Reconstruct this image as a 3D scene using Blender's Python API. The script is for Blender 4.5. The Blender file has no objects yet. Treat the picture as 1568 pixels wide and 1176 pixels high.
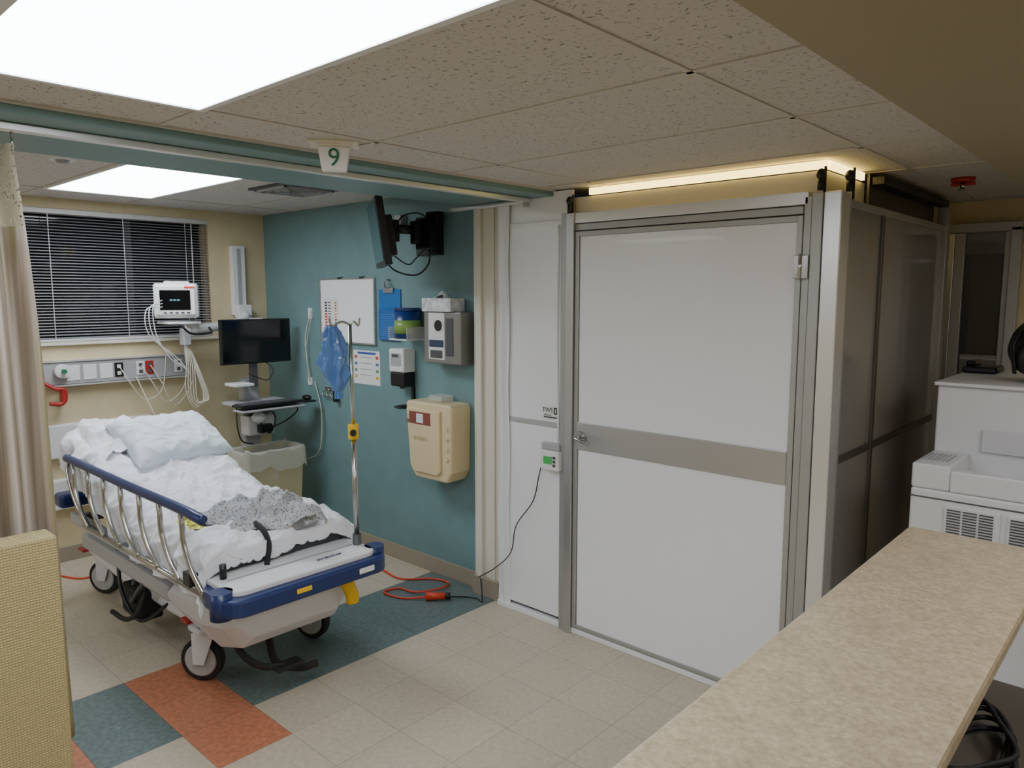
import bpy, math, random
from mathutils import Vector, Matrix, noise
random.seed(4)
pi=math.pi
# ------------------------------------------------------------------ helpers
def lin(c):
    c=c/255.0
    return c/12.92 if c<=0.04045 else ((c+0.055)/1.055)**2.4
def col(rgb): return (lin(rgb[0]),lin(rgb[1]),lin(rgb[2]),1)
def M(name,rgb,rough=0.5,metal=0.0,var=0.0,vs=8.0,bump=0.0,bs=60.0,emit=None,es=0.0,trans=0.0,alpha=1.0,coat=0.0):
    m=bpy.data.materials.new(name); m.use_nodes=True; nt=m.node_tree; b=nt.nodes['Principled BSDF']
    b.inputs['Base Color'].default_value=col(rgb); b.inputs['Roughness'].default_value=rough; b.inputs['Metallic'].default_value=metal
    b.inputs['Transmission Weight'].default_value=trans; b.inputs['Alpha'].default_value=alpha; b.inputs['Coat Weight'].default_value=coat
    tc=nt.nodes.new('ShaderNodeTexCoord')
    if var>0:
        n=nt.nodes.new('ShaderNodeTexNoise'); n.inputs['Scale'].default_value=vs; n.inputs['Detail'].default_value=6
        nt.links.new(tc.outputs['Object'],n.inputs['Vector'])
        r=nt.nodes.new('ShaderNodeValToRGB'); r.color_ramp.elements[0].position=0.35; r.color_ramp.elements[1].position=0.65
        r.color_ramp.elements[0].color=col([max(0,c*(1-var)) for c in rgb]); r.color_ramp.elements[1].color=col([min(255,c*(1+var)) for c in rgb])
        nt.links.new(n.outputs['Fac'],r.inputs['Fac']); nt.links.new(r.outputs['Color'],b.inputs['Base Color'])
    if bump>0:
        n=nt.nodes.new('ShaderNodeTexNoise'); n.inputs['Scale'].default_value=bs; n.inputs['Detail'].default_value=4
        nt.links.new(tc.outputs['Object'],n.inputs['Vector'])
        bp=nt.nodes.new('ShaderNodeBump'); bp.inputs['Strength'].default_value=bump; bp.inputs['Distance'].default_value=0.01
        nt.links.new(n.outputs['Fac'],bp.inputs['Height']); nt.links.new(bp.outputs['Normal'],b.inputs['Normal'])
    if emit:
        b.inputs['Emission Color'].default_value=col(emit); b.inputs['Emission Strength'].default_value=es
    return m
def empty(name,loc=(0,0,0)):
    e=bpy.data.objects.new(name,None); e.location=loc; e.empty_display_size=0.1; bpy.context.collection.objects.link(e); return e
def mk(parent,name,verts,faces,mat,smooth=False,bevel=0,seg=2,flatfaces=()):
    me=bpy.data.meshes.new(name); me.from_pydata([tuple(v) for v in verts],[],faces); me.update()
    ob=bpy.data.objects.new(name,me); bpy.context.collection.objects.link(ob)
    if mat: me.materials.append(mat)
    if smooth:
        for i,p in enumerate(me.polygons): p.use_smooth = i not in flatfaces
    if bevel>0:
        md=ob.modifiers.new('bevel','BEVEL'); md.width=bevel; md.segments=seg; md.limit_method='ANGLE'; md.angle_limit=math.radians(40)
    if parent:
        ob.parent=parent; ob.matrix_parent_inverse=Matrix.Translation(-Vector(parent.location))
    return ob
def box(parent,name,lo,hi,mat,bevel=0,rot=None,seg=2):
    x0,y0,z0=lo; x1,y1,z1=hi
    v=[Vector(p) for p in [(x0,y0,z0),(x1,y0,z0),(x1,y1,z0),(x0,y1,z0),(x0,y0,z1),(x1,y0,z1),(x1,y1,z1),(x0,y1,z1)]]
    if rot:
        c=(Vector(lo)+Vector(hi))/2
        if len(rot)>2: c=Vector(rot[2])
        R=Matrix.Rotation(math.radians(rot[1]),3,rot[0])
        v=[c+R@(p-c) for p in v]
    f=[(0,3,2,1),(4,5,6,7),(0,1,5,4),(1,2,6,5),(2,3,7,6),(3,0,4,7)]
    return mk(parent,name,v,f,mat,bevel=bevel,seg=seg)
def prism(parent,name,poly,axis,a,b,mat,bevel=0,smooth=False):
    def P(p,t):
        if axis=='X': return (t,p[0],p[1])
        if axis=='Y': return (p[0],t,p[1])
        return (p[0],p[1],t)
    n=len(poly); v=[P(p,a) for p in poly]+[P(p,b) for p in poly]
    f=[tuple(range(n))[::-1],tuple(range(n,2*n))]+[(i,(i+1)%n,n+(i+1)%n,n+i) for i in range(n)]
    ob=mk(parent,name,v,f,mat,bevel=bevel)
    import bmesh
    bm=bmesh.new(); bm.from_mesh(ob.data); bmesh.ops.recalc_face_normals(bm,faces=bm.faces); bm.to_mesh(ob.data); bm.free()
    return ob
def rrect(x0,y0,x1,y1,r,n=6):
    pts=[]
    for cx,cy,a0 in ((x1-r,y1-r,0),(x0+r,y1-r,90),(x0+r,y0+r,180),(x1-r,y0+r,270)):
        for i in range(n+1):
            a=math.radians(a0+90*i/n); pts.append((cx+r*math.cos(a),cy+r*math.sin(a)))
    return pts
def cyl(parent,name,p0,p1,r,mat,r2=None,n=28,bevel=0):
    p0=Vector(p0);p1=Vector(p1); d=(p1-p0).normalized(); r2=r if r2 is None else r2
    a=d.orthogonal().normalized(); b=d.cross(a)
    v=[];
    for P,rr in ((p0,r),(p1,r2)):
        for i in range(n):
            t=2*pi*i/n; v.append(P+a*rr*math.cos(t)+b*rr*math.sin(t))
    f=[(i,(i+1)%n,n+(i+1)%n,n+i) for i in range(n)]+[tuple(range(n))[::-1],tuple(range(n,2*n))]
    return mk(parent,name,v,f,mat,smooth=True,flatfaces=(n,n+1),bevel=bevel)
def cr(pts,k=8):
    pts=[Vector(p) for p in pts]; P=[pts[0]*2-pts[1]]+pts+[pts[-1]*2-pts[-2]]; out=[]
    for i in range(1,len(P)-2):
        for j in range(k):
            t=j/k; a,b,c,d=P[i-1],P[i],P[i+1],P[i+2]
            out.append(0.5*((2*b)+(c-a)*t+(2*a-5*b+4*c-d)*t*t+(3*b-a-3*c+d)*t**3))
    out.append(pts[-1]); return out
def tube(parent,name,pts,r,mat,curve=True,n=10,k=8,flat=1.0):
    P=cr(pts,k) if curve and len(pts)>2 else [Vector(p) for p in pts]
    v=[];f=[];prev=None
    for i,q in enumerate(P):
        d=(P[min(i+1,len(P)-1)]-P[max(i-1,0)]).normalized()
        if prev is None: a=d.orthogonal().normalized()
        else:
            a=(prev-d*prev.dot(d)); a=a.normalized() if a.length>1e-5 else d.orthogonal().normalized()
        prev=a; b=d.cross(a)
        for j in range(n):
            t=2*pi*j/n; v.append(q+a*r*math.cos(t)+b*r*flat*math.sin(t))
    for i in range(len(P)-1):
        for j in range(n): f.append((i*n+j,i*n+(j+1)%n,(i+1)*n+(j+1)%n,(i+1)*n+j))
    f.append(tuple(range(n))[::-1]); f.append(tuple(range((len(P)-1)*n,len(P)*n)))
    return mk(parent,name,v,f,mat,smooth=True)
def surf(parent,name,fn,nu,nv,mat,solid=0,smooth=True):
    v=[fn(i/nu,j/nv) for i in range(nu+1) for j in range(nv+1)]
    f=[(i*(nv+1)+j,(i+1)*(nv+1)+j,(i+1)*(nv+1)+j+1,i*(nv+1)+j+1) for i in range(nu) for j in range(nv)]
    ob=mk(parent,name,v,f,mat,smooth=smooth)
    if solid:
        md=ob.modifiers.new('s','SOLIDIFY'); md.thickness=solid; md.offset=0
    return ob
def blob(parent,name,c,r,mat,e=1.0,amp=0,fs=5,rot=None,nu=40,nv=24):
    c=Vector(c); R=Matrix.Identity(3)
    if rot: 
        for ax,an in rot: R=Matrix.Rotation(math.radians(an),3,ax)@R
    def pw(x): return math.copysign(abs(x)**e,x)
    v=[]
    for i in range(nv+1):
        ph=-pi/2+pi*i/nv
        for j in range(nu):
            th=2*pi*j/nu
            p=Vector((r[0]*pw(math.cos(ph))*pw(math.cos(th)),r[1]*pw(math.cos(ph))*pw(math.sin(th)),r[2]*math.sin(ph)))
            if amp: p*=1+amp*noise.fractal(p*fs+c*3,1,2,3)
            v.append(c+R@p)
    f=[(i*nu+j,i*nu+(j+1)%nu,(i+1)*nu+(j+1)%nu,(i+1)*nu+j) for i in range(nv) for j in range(nu)]
    return mk(parent,name,v,f,mat,smooth=True)
def text(parent,name,s,loc,size,mat,rot,ext=0.001):
    cu=bpy.data.curves.new(name,'FONT'); cu.body=s; cu.size=size; cu.extrude=ext; cu.materials.append(mat); cu.align_x='CENTER'; cu.align_y='CENTER'
    ob=bpy.data.objects.new(name,cu); bpy.context.collection.objects.link(ob); ob.location=loc; ob.rotation_euler=rot
    if parent: ob.parent=parent; ob.matrix_parent_inverse=Matrix.Translation(-Vector(parent.location))
    return ob
def ridge(x,y,z,p): return (1-abs(noise.noise(Vector((x,y,z)))))**p
# ------------------------------------------------------------------ materials
cream=M('cream_wall_paint',(206,191,154),0.6,var=0.02,bump=0.05,bs=150)
tealw=M('teal_wall_paint',(112,144,146),0.5,var=0.02,bump=0.06,bs=150)
tealb=M('teal_soffit_paint',(112,143,143),0.5)
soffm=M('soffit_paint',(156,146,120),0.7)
trimm=M('cream_trim',(222,217,203),0.5)
basem=M('vinyl_base',(156,146,128),0.5)
white=M('white_panel',(236,237,240),0.25,coat=0.1)
vinyl=M('white_vinyl',(232,233,235),0.3)
alu=M('aluminium',(192,192,192),0.38,metal=0.8)
alud=M('aluminium_matte',(172,172,170),0.45,metal=0.5)
alub=M('bright_aluminium',(226,226,225),0.32,metal=0.6)
steel=M('steel',(190,190,190),0.22,metal=1)
black=M('black_plastic',(22,22,24),0.4)
rub=M('black_rubber',(28,28,28),0.7)
screen=M('dark_screen',(10,11,14),0.12)
wplast=M('white_plastic',(226,226,226),0.35)
gplast=M('grey_plastic',(168,168,170),0.4)
dgrey=M('dark_grey_plastic',(80,80,84),0.45)
sheet=M('white_cotton_sheet',(236,237,242),0.85,bump=0.12,bs=90)
pillm=M('pillow_cover',(214,225,231),0.65,bump=0.05,bs=60)
blue=M('navy_blue_plastic',(30,48,98),0.35)
lilac=M('bed_shroud_plastic',(212,211,216),0.4)
red=M('red_plastic',(170,40,40),0.4)
orange=M('orange_cord',(210,66,38),0.45)
yellow=M('yellow_plastic',(235,190,30),0.4)
beige=M('beige_plastic',(222,204,162),0.4)
green=M('green_plastic',(40,110,80),0.5)
bluep=M('blue_plastic',(38,110,180),0.35)
paper=M('paper',(225,226,224),0.8)
clear=M('clear_plastic',(235,235,230),0.15,alpha=0.35)
cabm=M('off_white_cable',(206,200,184),0.5)
def tile(name,rgb,var):
    m=M(name,rgb,0.34,var=var,vs=45); nt=m.node_tree; b=nt.nodes['Principled BSDF']
    tc=nt.nodes.new('ShaderNodeTexCoord'); sep=nt.nodes.new('ShaderNodeSeparateXYZ'); nt.links.new(tc.outputs['Object'],sep.inputs[0])
    outs=[]
    for ax,off in (('X',2.54+0.305*40),('Y',-1.47+0.305*40)):
        a=nt.nodes.new('ShaderNodeMath'); a.operation='ADD'; a.inputs[1].default_value=off; nt.links.new(sep.outputs[ax],a.inputs[0])
        d=nt.nodes.new('ShaderNodeMath'); d.operation='DIVIDE'; d.inputs[1].default_value=0.305; nt.links.new(a.outputs[0],d.inputs[0])
        fr=nt.nodes.new('ShaderNodeMath'); fr.operation='FRACT'; nt.links.new(d.outputs[0],fr.inputs[0])
        s=nt.nodes.new('ShaderNodeMath'); s.operation='SUBTRACT'; s.inputs[1].default_value=0.5; nt.links.new(fr.outputs[0],s.inputs[0])
        ab=nt.nodes.new('ShaderNodeMath'); ab.operation='ABSOLUTE'; nt.links.new(s.outputs[0],ab.inputs[0])
        g=nt.nodes.new('ShaderNodeMath'); g.operation='GREATER_THAN'; g.inputs[1].default_value=0.4955; nt.links.new(ab.outputs[0],g.inputs[0])
        fl=nt.nodes.new('ShaderNodeMath'); fl.operation='FLOOR'; nt.links.new(d.outputs[0],fl.inputs[0])
        outs.append((g,fl))
    mx=nt.nodes.new('ShaderNodeMath'); mx.operation='MAXIMUM'; nt.links.new(outs[0][0].outputs[0],mx.inputs[0]); nt.links.new(outs[1][0].outputs[0],mx.inputs[1])
    cmb=nt.nodes.new('ShaderNodeCombineXYZ'); nt.links.new(outs[0][1].outputs[0],cmb.inputs[0]); nt.links.new(outs[1][1].outputs[0],cmb.inputs[1])
    wn=nt.nodes.new('ShaderNodeTexWhiteNoise'); wn.noise_dimensions='3D'; nt.links.new(cmb.outputs[0],wn.inputs['Vector'])
    src=b.inputs['Base Color'].links[0].from_socket
    hs=nt.nodes.new('ShaderNodeHueSaturation'); nt.links.new(src,hs.inputs['Color'])
    mr=nt.nodes.new('ShaderNodeMapRange'); mr.inputs['To Min'].default_value=0.96; mr.inputs['To Max'].default_value=1.04; nt.links.new(wn.outputs['Value'],mr.inputs['Value']); nt.links.new(mr.outputs[0],hs.inputs['Value'])
    mix=nt.nodes.new('ShaderNodeMix'); mix.data_type='RGBA'; nt.links.new(mx.outputs[0],mix.inputs['Factor'])
    nt.links.new(hs.outputs[0],mix.inputs['A']); mix.inputs['B'].default_value=col([c*0.76 for c in rgb])
    nt.links.new(mix.outputs['Result'],b.inputs['Base Color'])
    n=nt.nodes.new('ShaderNodeTexNoise'); n.inputs['Scale'].default_value=3; nt.links.new(tc.outputs['Object'],n.inputs['Vector'])
    m2=nt.nodes.new('ShaderNodeMapRange'); m2.inputs['To Min'].default_value=0.28; m2.inputs['To Max'].default_value=0.5; nt.links.new(n.outputs['Fac'],m2.inputs['Value']); nt.links.new(m2.outputs[0],b.inputs['Roughness'])
    return m
tileb=tile('floor_tile_beige',(190,179,158),0.035)
tilet=tile('floor_tile_teal',(98,114,113),0.09)
tilec=tile('floor_tile_terracotta',(182,118,88),0.08)
def acoustic():
    base=(198,193,187)
    m=M('acoustic_ceiling_tile',base,0.9); nt=m.node_tree; b=nt.nodes['Principled BSDF']
    tc=nt.nodes.new('ShaderNodeTexCoord'); mp=nt.nodes.new('ShaderNodeMapping'); mp.inputs['Scale'].default_value=(80,110,1); nt.links.new(tc.outputs['Object'],mp.inputs['Vector'])
    n=nt.nodes.new('ShaderNodeTexNoise'); n.inputs['Scale'].default_value=1; n.inputs['Detail'].default_value=3; n.inputs['Distortion'].default_value=0.5; nt.links.new(mp.outputs[0],n.inputs['Vector'])
    r=nt.nodes.new('ShaderNodeValToRGB'); r.color_ramp.elements[0].position=0.60; r.color_ramp.elements[1].position=0.67
    r.color_ramp.elements[0].color=col(base); r.color_ramp.elements[1].color=col((136,130,123)); nt.links.new(n.outputs['Fac'],r.inputs['Fac']); nt.links.new(r.outputs[0],b.inputs['Base Color'])
    bp=nt.nodes.new('ShaderNodeBump'); bp.inputs['Strength'].default_value=0.3; bp.inputs['Distance'].default_value=0.005; nt.links.new(r.outputs['Color'],bp.inputs['Height'])
    nt.links.new(bp.outputs[0],b.inputs['Normal'])
    return m
acou=acoustic(); tbar=M('ceiling_grid',(196,190,182),0.6)
panelm=M('light_diffuser',(255,255,255),0.5,emit=(238,245,255),es=15.0)
panels=M('light_diffuser_nurse_station',(255,255,255),0.5,emit=(252,250,245),es=9.0)
panelc=M('corridor_fill_emission',(255,255,255),0.5,emit=(252,250,245),es=3.5)  # glow for the added, unseen corridor panel
panelf=M('light_frame',(220,220,220),0.5)
ledm=M('led_strip',(255,230,140),0.5,emit=(255,224,130),es=4.5)
# ------------------------------------------------------------------ room shell
YT=3.036; XW=-5.39; ZC=2.275; ZA=2.366
def make_floor():
    x0,y0=-2.54-0.305*10,1.47-0.305*14; nx,ny=28,34; v=[];f=[];mi=[]
    for i in range(nx+1):
        for j in range(ny+1): v.append((x0+i*.305,y0+j*.305,0))
    for i in range(nx):
        for j in range(ny):
            f.append((i*(ny+1)+j,(i+1)*(ny+1)+j,(i+1)*(ny+1)+j+1,i*(ny+1)+j+1))
            k=i-10; q=j-14
            c=0
            if k in(-3,-2,-1) and q==-1: c=2
            elif k in(-3,-2) and q>=0: c=1
            elif k in(-3,-2) and q==-2: c=1
            elif k in(-3,-2,-1) and q==-3: c=2
            elif k in(-3,-2) and q<-3: c=1
            mi.append(c)
    ob=mk(None,'floor',v,f,None)
    for m in (tileb,tilet,tilec): ob.data.materials.append(m)
    for p,c in zip(ob.data.polygons,mi): p.material_index=c
make_floor()
YB=-2.7; XR=2.6; YF=4.9
box(None,'wall_teal',(XW-.1,YT,0),(-3.05,YT+.12,2.5),tealw)
wy0,wy1,wz0,wz1=1.40,2.59,1.45,2.30
ww=empty('wall_window',(XW,0,0))
box(ww,'below',(XW-.12,YB,0),(XW,YT,wz0),cream); box(ww,'above',(XW-.12,YB,wz1),(XW,YT,2.5),cream)
box(ww,'side_a',(XW-.12,YB,wz0),(XW,wy0,wz1),cream); box(ww,'side_b',(XW-.12,wy1,wz0),(XW,YT,wz1),cream)
box(None,'wall_rear',(XW-.12,YB-.1,0),(XR,YB,2.5),cream); box(None,'wall_right',(XR,YB,0),(XR+.1,YF+.2,2.5),cream)
wf=empty('wall_far',(0,YF,0)); box(wf,'right_part',(-.74,YF,0),(XR,YF+.1,2.5),cream); box(wf,'left_part',(-1.9,YF,0),(-1.09,YF+.1,2.5),cream); box(wf,'over_door',(-1.09,YF,2.12),(-.74,YF+.1,2.5),cream)
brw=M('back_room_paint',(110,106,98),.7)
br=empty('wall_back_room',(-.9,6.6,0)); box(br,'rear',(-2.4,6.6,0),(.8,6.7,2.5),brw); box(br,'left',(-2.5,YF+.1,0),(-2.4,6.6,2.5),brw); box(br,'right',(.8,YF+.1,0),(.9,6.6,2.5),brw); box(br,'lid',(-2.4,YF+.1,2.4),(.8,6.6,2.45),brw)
box(None,'baseboard_teal',(XW,YT-.012,0),(-3.05,YT,0.10),basem,0.003)
box(None,'baseboard_window',(XW,YB,0),(XW+.012,YT-.012,0.10),basem,0.003)
tr=empty('trim_1',(-2.93,YT,0))
box(tr,'jamb',(-3.03,2.995,0),(-2.80,YT+.12,2.25),trimm,.003)
box(tr,'corner_guard',(-3.0,2.975,.1),(-2.955,2.996,2.24),trimm,.004)
box(tr,'strip',(-2.90,2.985,.1),(-2.86,2.996,2.24),trimm,.003)
box(tr,'base',(-3.03,2.968,0),(-2.82,2.995,.11),basem,.003)
cl=empty('ceiling',(-2,1,ZC))
box(cl,'acoustic_tiles',(-2.42,YB,ZC),(-0.5,YF,ZC+.03),acou)
box(cl,'acoustic_tiles_bay',(XW,YB,ZA),(-3.0,YT,ZA+.03),acou)
def bars(z,xs,ys,x0,x1,y0,y1):
    for i,x in enumerate(xs): box(cl,'grid_x%d'%i,(x-.009,y0,z-.004),(x+.009,y1,z),tbar)
    for i,y in enumerate(ys): box(cl,'grid_y%d'%i,(x0,y-.009,z-.004),(x1,y+.009,z),tbar)
bars(ZC,[-2.12,-.92],[1.02+.61*k for k in range(-6,7)],-2.42,-.6,YB,YF)
bars(ZA,[-4.92,-3.70],[1.40+.61*k for k in range(-6,3)],XW,-3.05,YB,YT)
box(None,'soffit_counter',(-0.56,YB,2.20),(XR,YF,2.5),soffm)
box(None,'soffit_bay_header',(-3.05,YB,2.245),(-2.42,2.99,2.5),tealb,.004)
box(None,'trim_2',(-2.425,YB,2.268),(-2.40,2.95,2.275),tbar)
def light(name,x0,y0,x1,y1,z,pm=None):
    e=empty(name,((x0+x1)/2,(y0+y1)/2,z))
    box(e,'diffuser',(x0+.02,y0+.02,z-.006),(x1-.02,y1-.02,z-.002),pm or panelm)
    for nm,a,b in (('f1',(x0,y0),(x1,y0+.02)),('f2',(x0,y1-.02),(x1,y1)),('f3',(x0,y0+.02),(x0+.02,y1-.02)),('f4',(x1-.02,y0+.02),(x1,y1-.02))):
        box(e,nm,(a[0],a[1],z-.010),(b[0],b[1],z+.001),panelf)
light('ceiling_light_panel',-2.12,.41,-.92,1.02,ZC)
light('ceiling_light_panel.001',-4.92,1.40,-3.70,2.01,ZA)
light('ceiling_light_panel.002',-2.12,-2.03,-.92,-1.42,ZC)
light('ceiling_light_panel.003',-4.92,-1.65,-3.70,-1.04,ZA)
light('ceiling_light_panel.004',0.4,-1.2,1.6,-.6,2.20,panels)
light('ceiling_light_panel.005',0.25,1.5,.85,2.7,2.20,panels)
light('corridor_fill_panel',0.5,3.3,1.1,4.5,2.20,panelc)  # added out of view to brighten the booth's side panels and copier
pl2=M('back_room_fill_emission',(255,255,255),.5,emit=(255,244,225),es=5)
bl2=empty('back_room_fill_panel',(-.9,5.9,2.4)); box(bl2,'diffuser',(-1.3,5.7,2.385),(-.7,6.0,2.395),pl2); box(bl2,'rim',(-1.32,5.68,2.39),(-.68,6.02,2.401),panelf)  # added glow behind the door glass, standing in for its lit reflections
ve=empty('ceiling_air_vent',(-3.9,2.42,ZA))
box(ve,'frame',(-4.1,2.22,ZA-.012),(-3.72,2.60,ZA+.001),dgrey,.003)
for i in range(5):
    k=.035*i; 
    for nm,a,b in (('a',(-4.07+k,2.25+k),(-3.75-k,2.262+k)),('b',(-4.07+k,2.558-k),(-3.75-k,2.57-k)),('c',(-4.07+k,2.25+k),(-4.058+k,2.57-k)),('d',(-3.762-k,2.25+k),(-3.75-k,2.57-k))):
        box(ve,'louvre%s%d'%(nm,i),(a[0],a[1],ZA-.022),(b[0],b[1],ZA-.012),gplast)
sd=empty('smoke_detector',(-3.7,1.14,ZA)); cyl(sd,'base',(-3.7,1.14,ZA+.001),(-3.7,1.14,ZA-.03),.06,wplast,.05)
cyl(sd,'cap',(-3.7,1.14,ZA-.03),(-3.7,1.14,ZA-.045),.03,gplast,.02)
# ------------------------------------------------------------------ window
w=empty('window_1',(XW,2,1.9))
for nm,lo,hi in (('sill',(XW-.1,wy0-.03,wz0-.02),(XW+.03,wy1+.03,wz0)),('jamb_l',(XW-.1,wy0,wz0),(XW-.04,wy0+.03,wz1)),('jamb_r',(XW-.1,wy1-.03,wz0),(XW-.04,wy1,wz1)),('head',(XW-.1,wy0+.03,wz1-.03),(XW-.04,wy1-.03,wz1))):
    box(w,nm,lo,hi,trimm if nm=='sill' else cream,.003)
glass=M('night_window_glass',(14,16,20),0.06)
box(w,'glass',(XW-.09,wy0+.03,wz0),(XW-.08,wy1-.03,wz1-.03),glass)
box(w,'mullion',(XW-.08,2.03,wz0),(XW-.06,2.07,wz1-.03),dgrey)
bl=empty('venetian_blind',(XW,2,1.9)); slat=M('blind_slat',(170,170,175),0.3,metal=.2); slv=M('blind_rail',(200,200,198),.4)
box(bl,'headrail',(XW-.03,wy0+.005,wz1-.035),(XW+.012,wy1-.005,wz1-.002),slv,.003)
v=[];f=[];ns=42
for i in range(ns):
    z=1.477+i*(2.262-1.477)/(ns-1); 
    a=math.radians(19)
    for yy in (wy0+.01,wy1-.01):
        for t in (-1,0,1):
            v.append((XW-.012+t*.012*math.cos(a),yy,z+t*.012*math.sin(a)*-1+(0.002 if t==0 else 0)))
    b=i*6; f+= [(b,b+1,b+4,b+3),(b+1,b+2,b+5,b+4)]
mk(bl,'slats',v,f,slat)
for y in (1.55,2.0,2.42): box(bl,'ladder_tape%d'%(y*100),(XW+.0,y-.002,1.47),(XW+.002,y+.002,2.27),slv)
box(bl,'bottom_rail',(XW-.03,wy0+.01,1.452),(XW+.003,wy1-.01,1.47),slv,.003)
cyl(bl,'wand',(XW+.012,2.46,2.26),(XW+.012,2.46,1.55),.004,slv)
# ------------------------------------------------------------------ isolation booth
YP=2.955
bo=empty('isolation_booth',(-1.9,YP,0)); D=.04
def wav(u,v):
    return (-2.80+.09*u+.004*math.sin(v*20), YP-.004+.008*math.sin(u*9+v*3)+.004*noise.noise(Vector((u*2,v*9,1))), 2.26*v)
surf(bo,'vinyl_edge',wav,12,60,vinyl,solid=.003)
box(bo,'left_panel_lower',(-2.72,YP,.05),(-2.35,YP+.02,1.07),white)
box(bo,'left_panel_upper',(-2.72,YP,1.10),(-2.35,YP+.02,2.10),white)
box(bo,'left_mid_rail',(-2.72,YP-.006,1.07),(-2.35,YP+.02,1.10),alu,.002)
box(bo,'left_top_rail',(-2.72,YP-.004,2.10),(-2.35,YP+.02,2.125),vinyl,.002)
box(bo,'post_left_a',(-2.35,YP-.02,0),(-2.315,YP+.03,2.15),alud,.003)
box(bo,'post_left_b',(-2.312,YP-.03,0),(-2.265,YP+.03,2.15),alu,.003)
box(bo,'header_a',(-2.265,YP-.02,2.10),(-1.13,YP+.03,2.15),alub,.003)
box(bo,'header_b',(-2.265,YP-.012,2.065),(-1.15,YP+.03,2.097),alud,.003)
box(bo,'sill_vinyl',(-2.80,YP-.015,0),(-1.05,YP+.03,.03),vinyl,.004)
box(bo,'post_right_a',(-1.145,YP-.02,.03),(-1.115,YP+.03,2.13),alud,.003)
box(bo,'post_right_b',(-1.112,YP-.03,.03),(-1.07,YP+.03,2.14),alud,.003)
box(bo,'corner_post',(-1.065,YP-.035,0),(-1.00,YP+.06,2.14),alub,.004)
dk=M('frosted_side_panel',(146,144,140),0.13,coat=.5)
box(bo,'side_panel_a1',(-1.04,3.06,.05),(-1.022,3.47,1.07),dk); box(bo,'side_panel_a2',(-1.04,3.06,1.10),(-1.022,3.47,2.09),dk)
box(bo,'side_panel_b1',(-1.04,3.50,.05),(-1.022,4.53,1.07),dk); box(bo,'side_panel_b2',(-1.04,3.50,1.10),(-1.022,4.53,2.09),dk)
fr=M('bronze_frame',(110,107,102),0.4,metal=.6)
box(bo,'side_mid_rail',(-1.045,3.015,1.07),(-1.012,4.53,1.10),fr,.002)
box(bo,'side_post_a',(-1.05,3.015,0),(-1.01,3.06,2.12),alud,.003)
box(bo,'side_post_b',(-1.05,3.47,0),(-1.01,3.50,2.09),fr,.003)
box(bo,'side_post_c',(-1.05,4.53,0),(-1.00,4.60,2.25),alud,.003)
box(bo,'side_top_rail',(-1.05,3.06,2.09),(-1.01,4.53,2.12),alud,.003)
box(bo,'side_bottom_rail',(-1.05,3.06,0),(-1.01,4.53,.05),fr,.003)
top=M('cream_vinyl_valance',(214,208,192),0.4)
box(bo,'valance_front',(-2.75,YP+.03,2.125),(-1.09,YP+.04,2.230),top)
box(bo,'valance_side',(-1.10,YP+.05,2.12),(-1.09,3.45,2.230),top)
box(bo,'valance_front_left',(-2.80,YP+.005,2.12),(-2.30,YP+.02,2.268),vinyl)
box(bo,'side_track',(-1.05,3.42,2.215),(-1.0,4.55,2.25),black,.003)
box(bo,'side_valance_b',(-1.08,3.45,2.12),(-1.07,4.53,2.27),fr)
box(bo,'led_strip_front',(-2.21,YP+.02,2.236),(-1.08,YP+.035,2.267),ledm)
box(bo,'led_strip_side',(-1.09,YP+.04,2.236),(-1.075,3.40,2.267),ledm)
for i,(x,y) in enumerate(((-2.30,YP-.015),(-1.09,YP-.01),(-1.02,YP+.10))):
    cyl(bo,'toggle_clamp_%d'%i,(x,y,2.15),(x,y,2.20),.012,black); blob(bo,'clamp_knob_%d'%i,(x,y,2.21),(.018,.018,.022),black)
    cyl(bo,'hanger_rod_%d'%i,(x+.012,y+.01,2.12),(x+.012,y+.01,2.24),.005,rub)
dr=empty('door_1',(-1.7,YP,1)); y0=YP-.012
box(dr,'leaf_lower',(-2.235,y0,.055),(-1.172,YP+.02,.98),white); box(dr,'leaf_upper',(-2.235,y0,1.12),(-1.172,YP+.02,2.035),white)
box(dr,'push_bar',(-2.24,y0-.008,.98),(-1.172,YP+.02,1.12),alu,.003)
box(dr,'stile_l',(-2.262,y0-.006,.035),(-2.238,YP+.02,2.06),alud,.002); box(dr,'stile_r',(-1.172,y0-.006,.035),(-1.148,YP+.02,2.06),alud,.002)
box(dr,'top_edge',(-2.238,y0-.006,2.036),(-1.172,YP+.02,2.06),alud,.002); box(dr,'bottom_edge',(-2.238,y0-.006,.035),(-1.172,YP+.02,.055),alud,.002)
for z in (1.86,):
    box(dr,'hinge_leaf',(-1.172,YP-.036,z-.045),(-1.115,YP-.03,z+.045),steel,.002); cyl(dr,'hinge_pin',(-1.146,YP-.038,z-.05),(-1.146,YP-.038,z+.05),.007,steel)
cyl(dr,'lock_rose',(-2.215,y0-.008,1.045),(-2.215,y0-.022,1.045),.032,steel); cyl(dr,'spindle',(-2.215,y0-.02,1.045),(-2.215,y0-.06,1.045),.01,steel)
tube(dr,'lever',[(-2.215,y0-.055,1.045),(-2.18,y0-.062,1.04),(-2.13,y0-.055,1.032)],.009,steel)
lb=empty('door_label',(-2.40,YP,1.15)); box(lb,'plate',(-2.475,YP-.002,1.115),(-2.36,YP+.001,1.18),paper)
text(lb,'logo','TWS',(-2.445,YP-.003,1.157),.034,black,(pi/2,0,0),.0004); text(lb,'sub','MEDICAL',(-2.443,YP-.003,1.13),.013,black,(pi/2,0,0),.0003)
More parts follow.
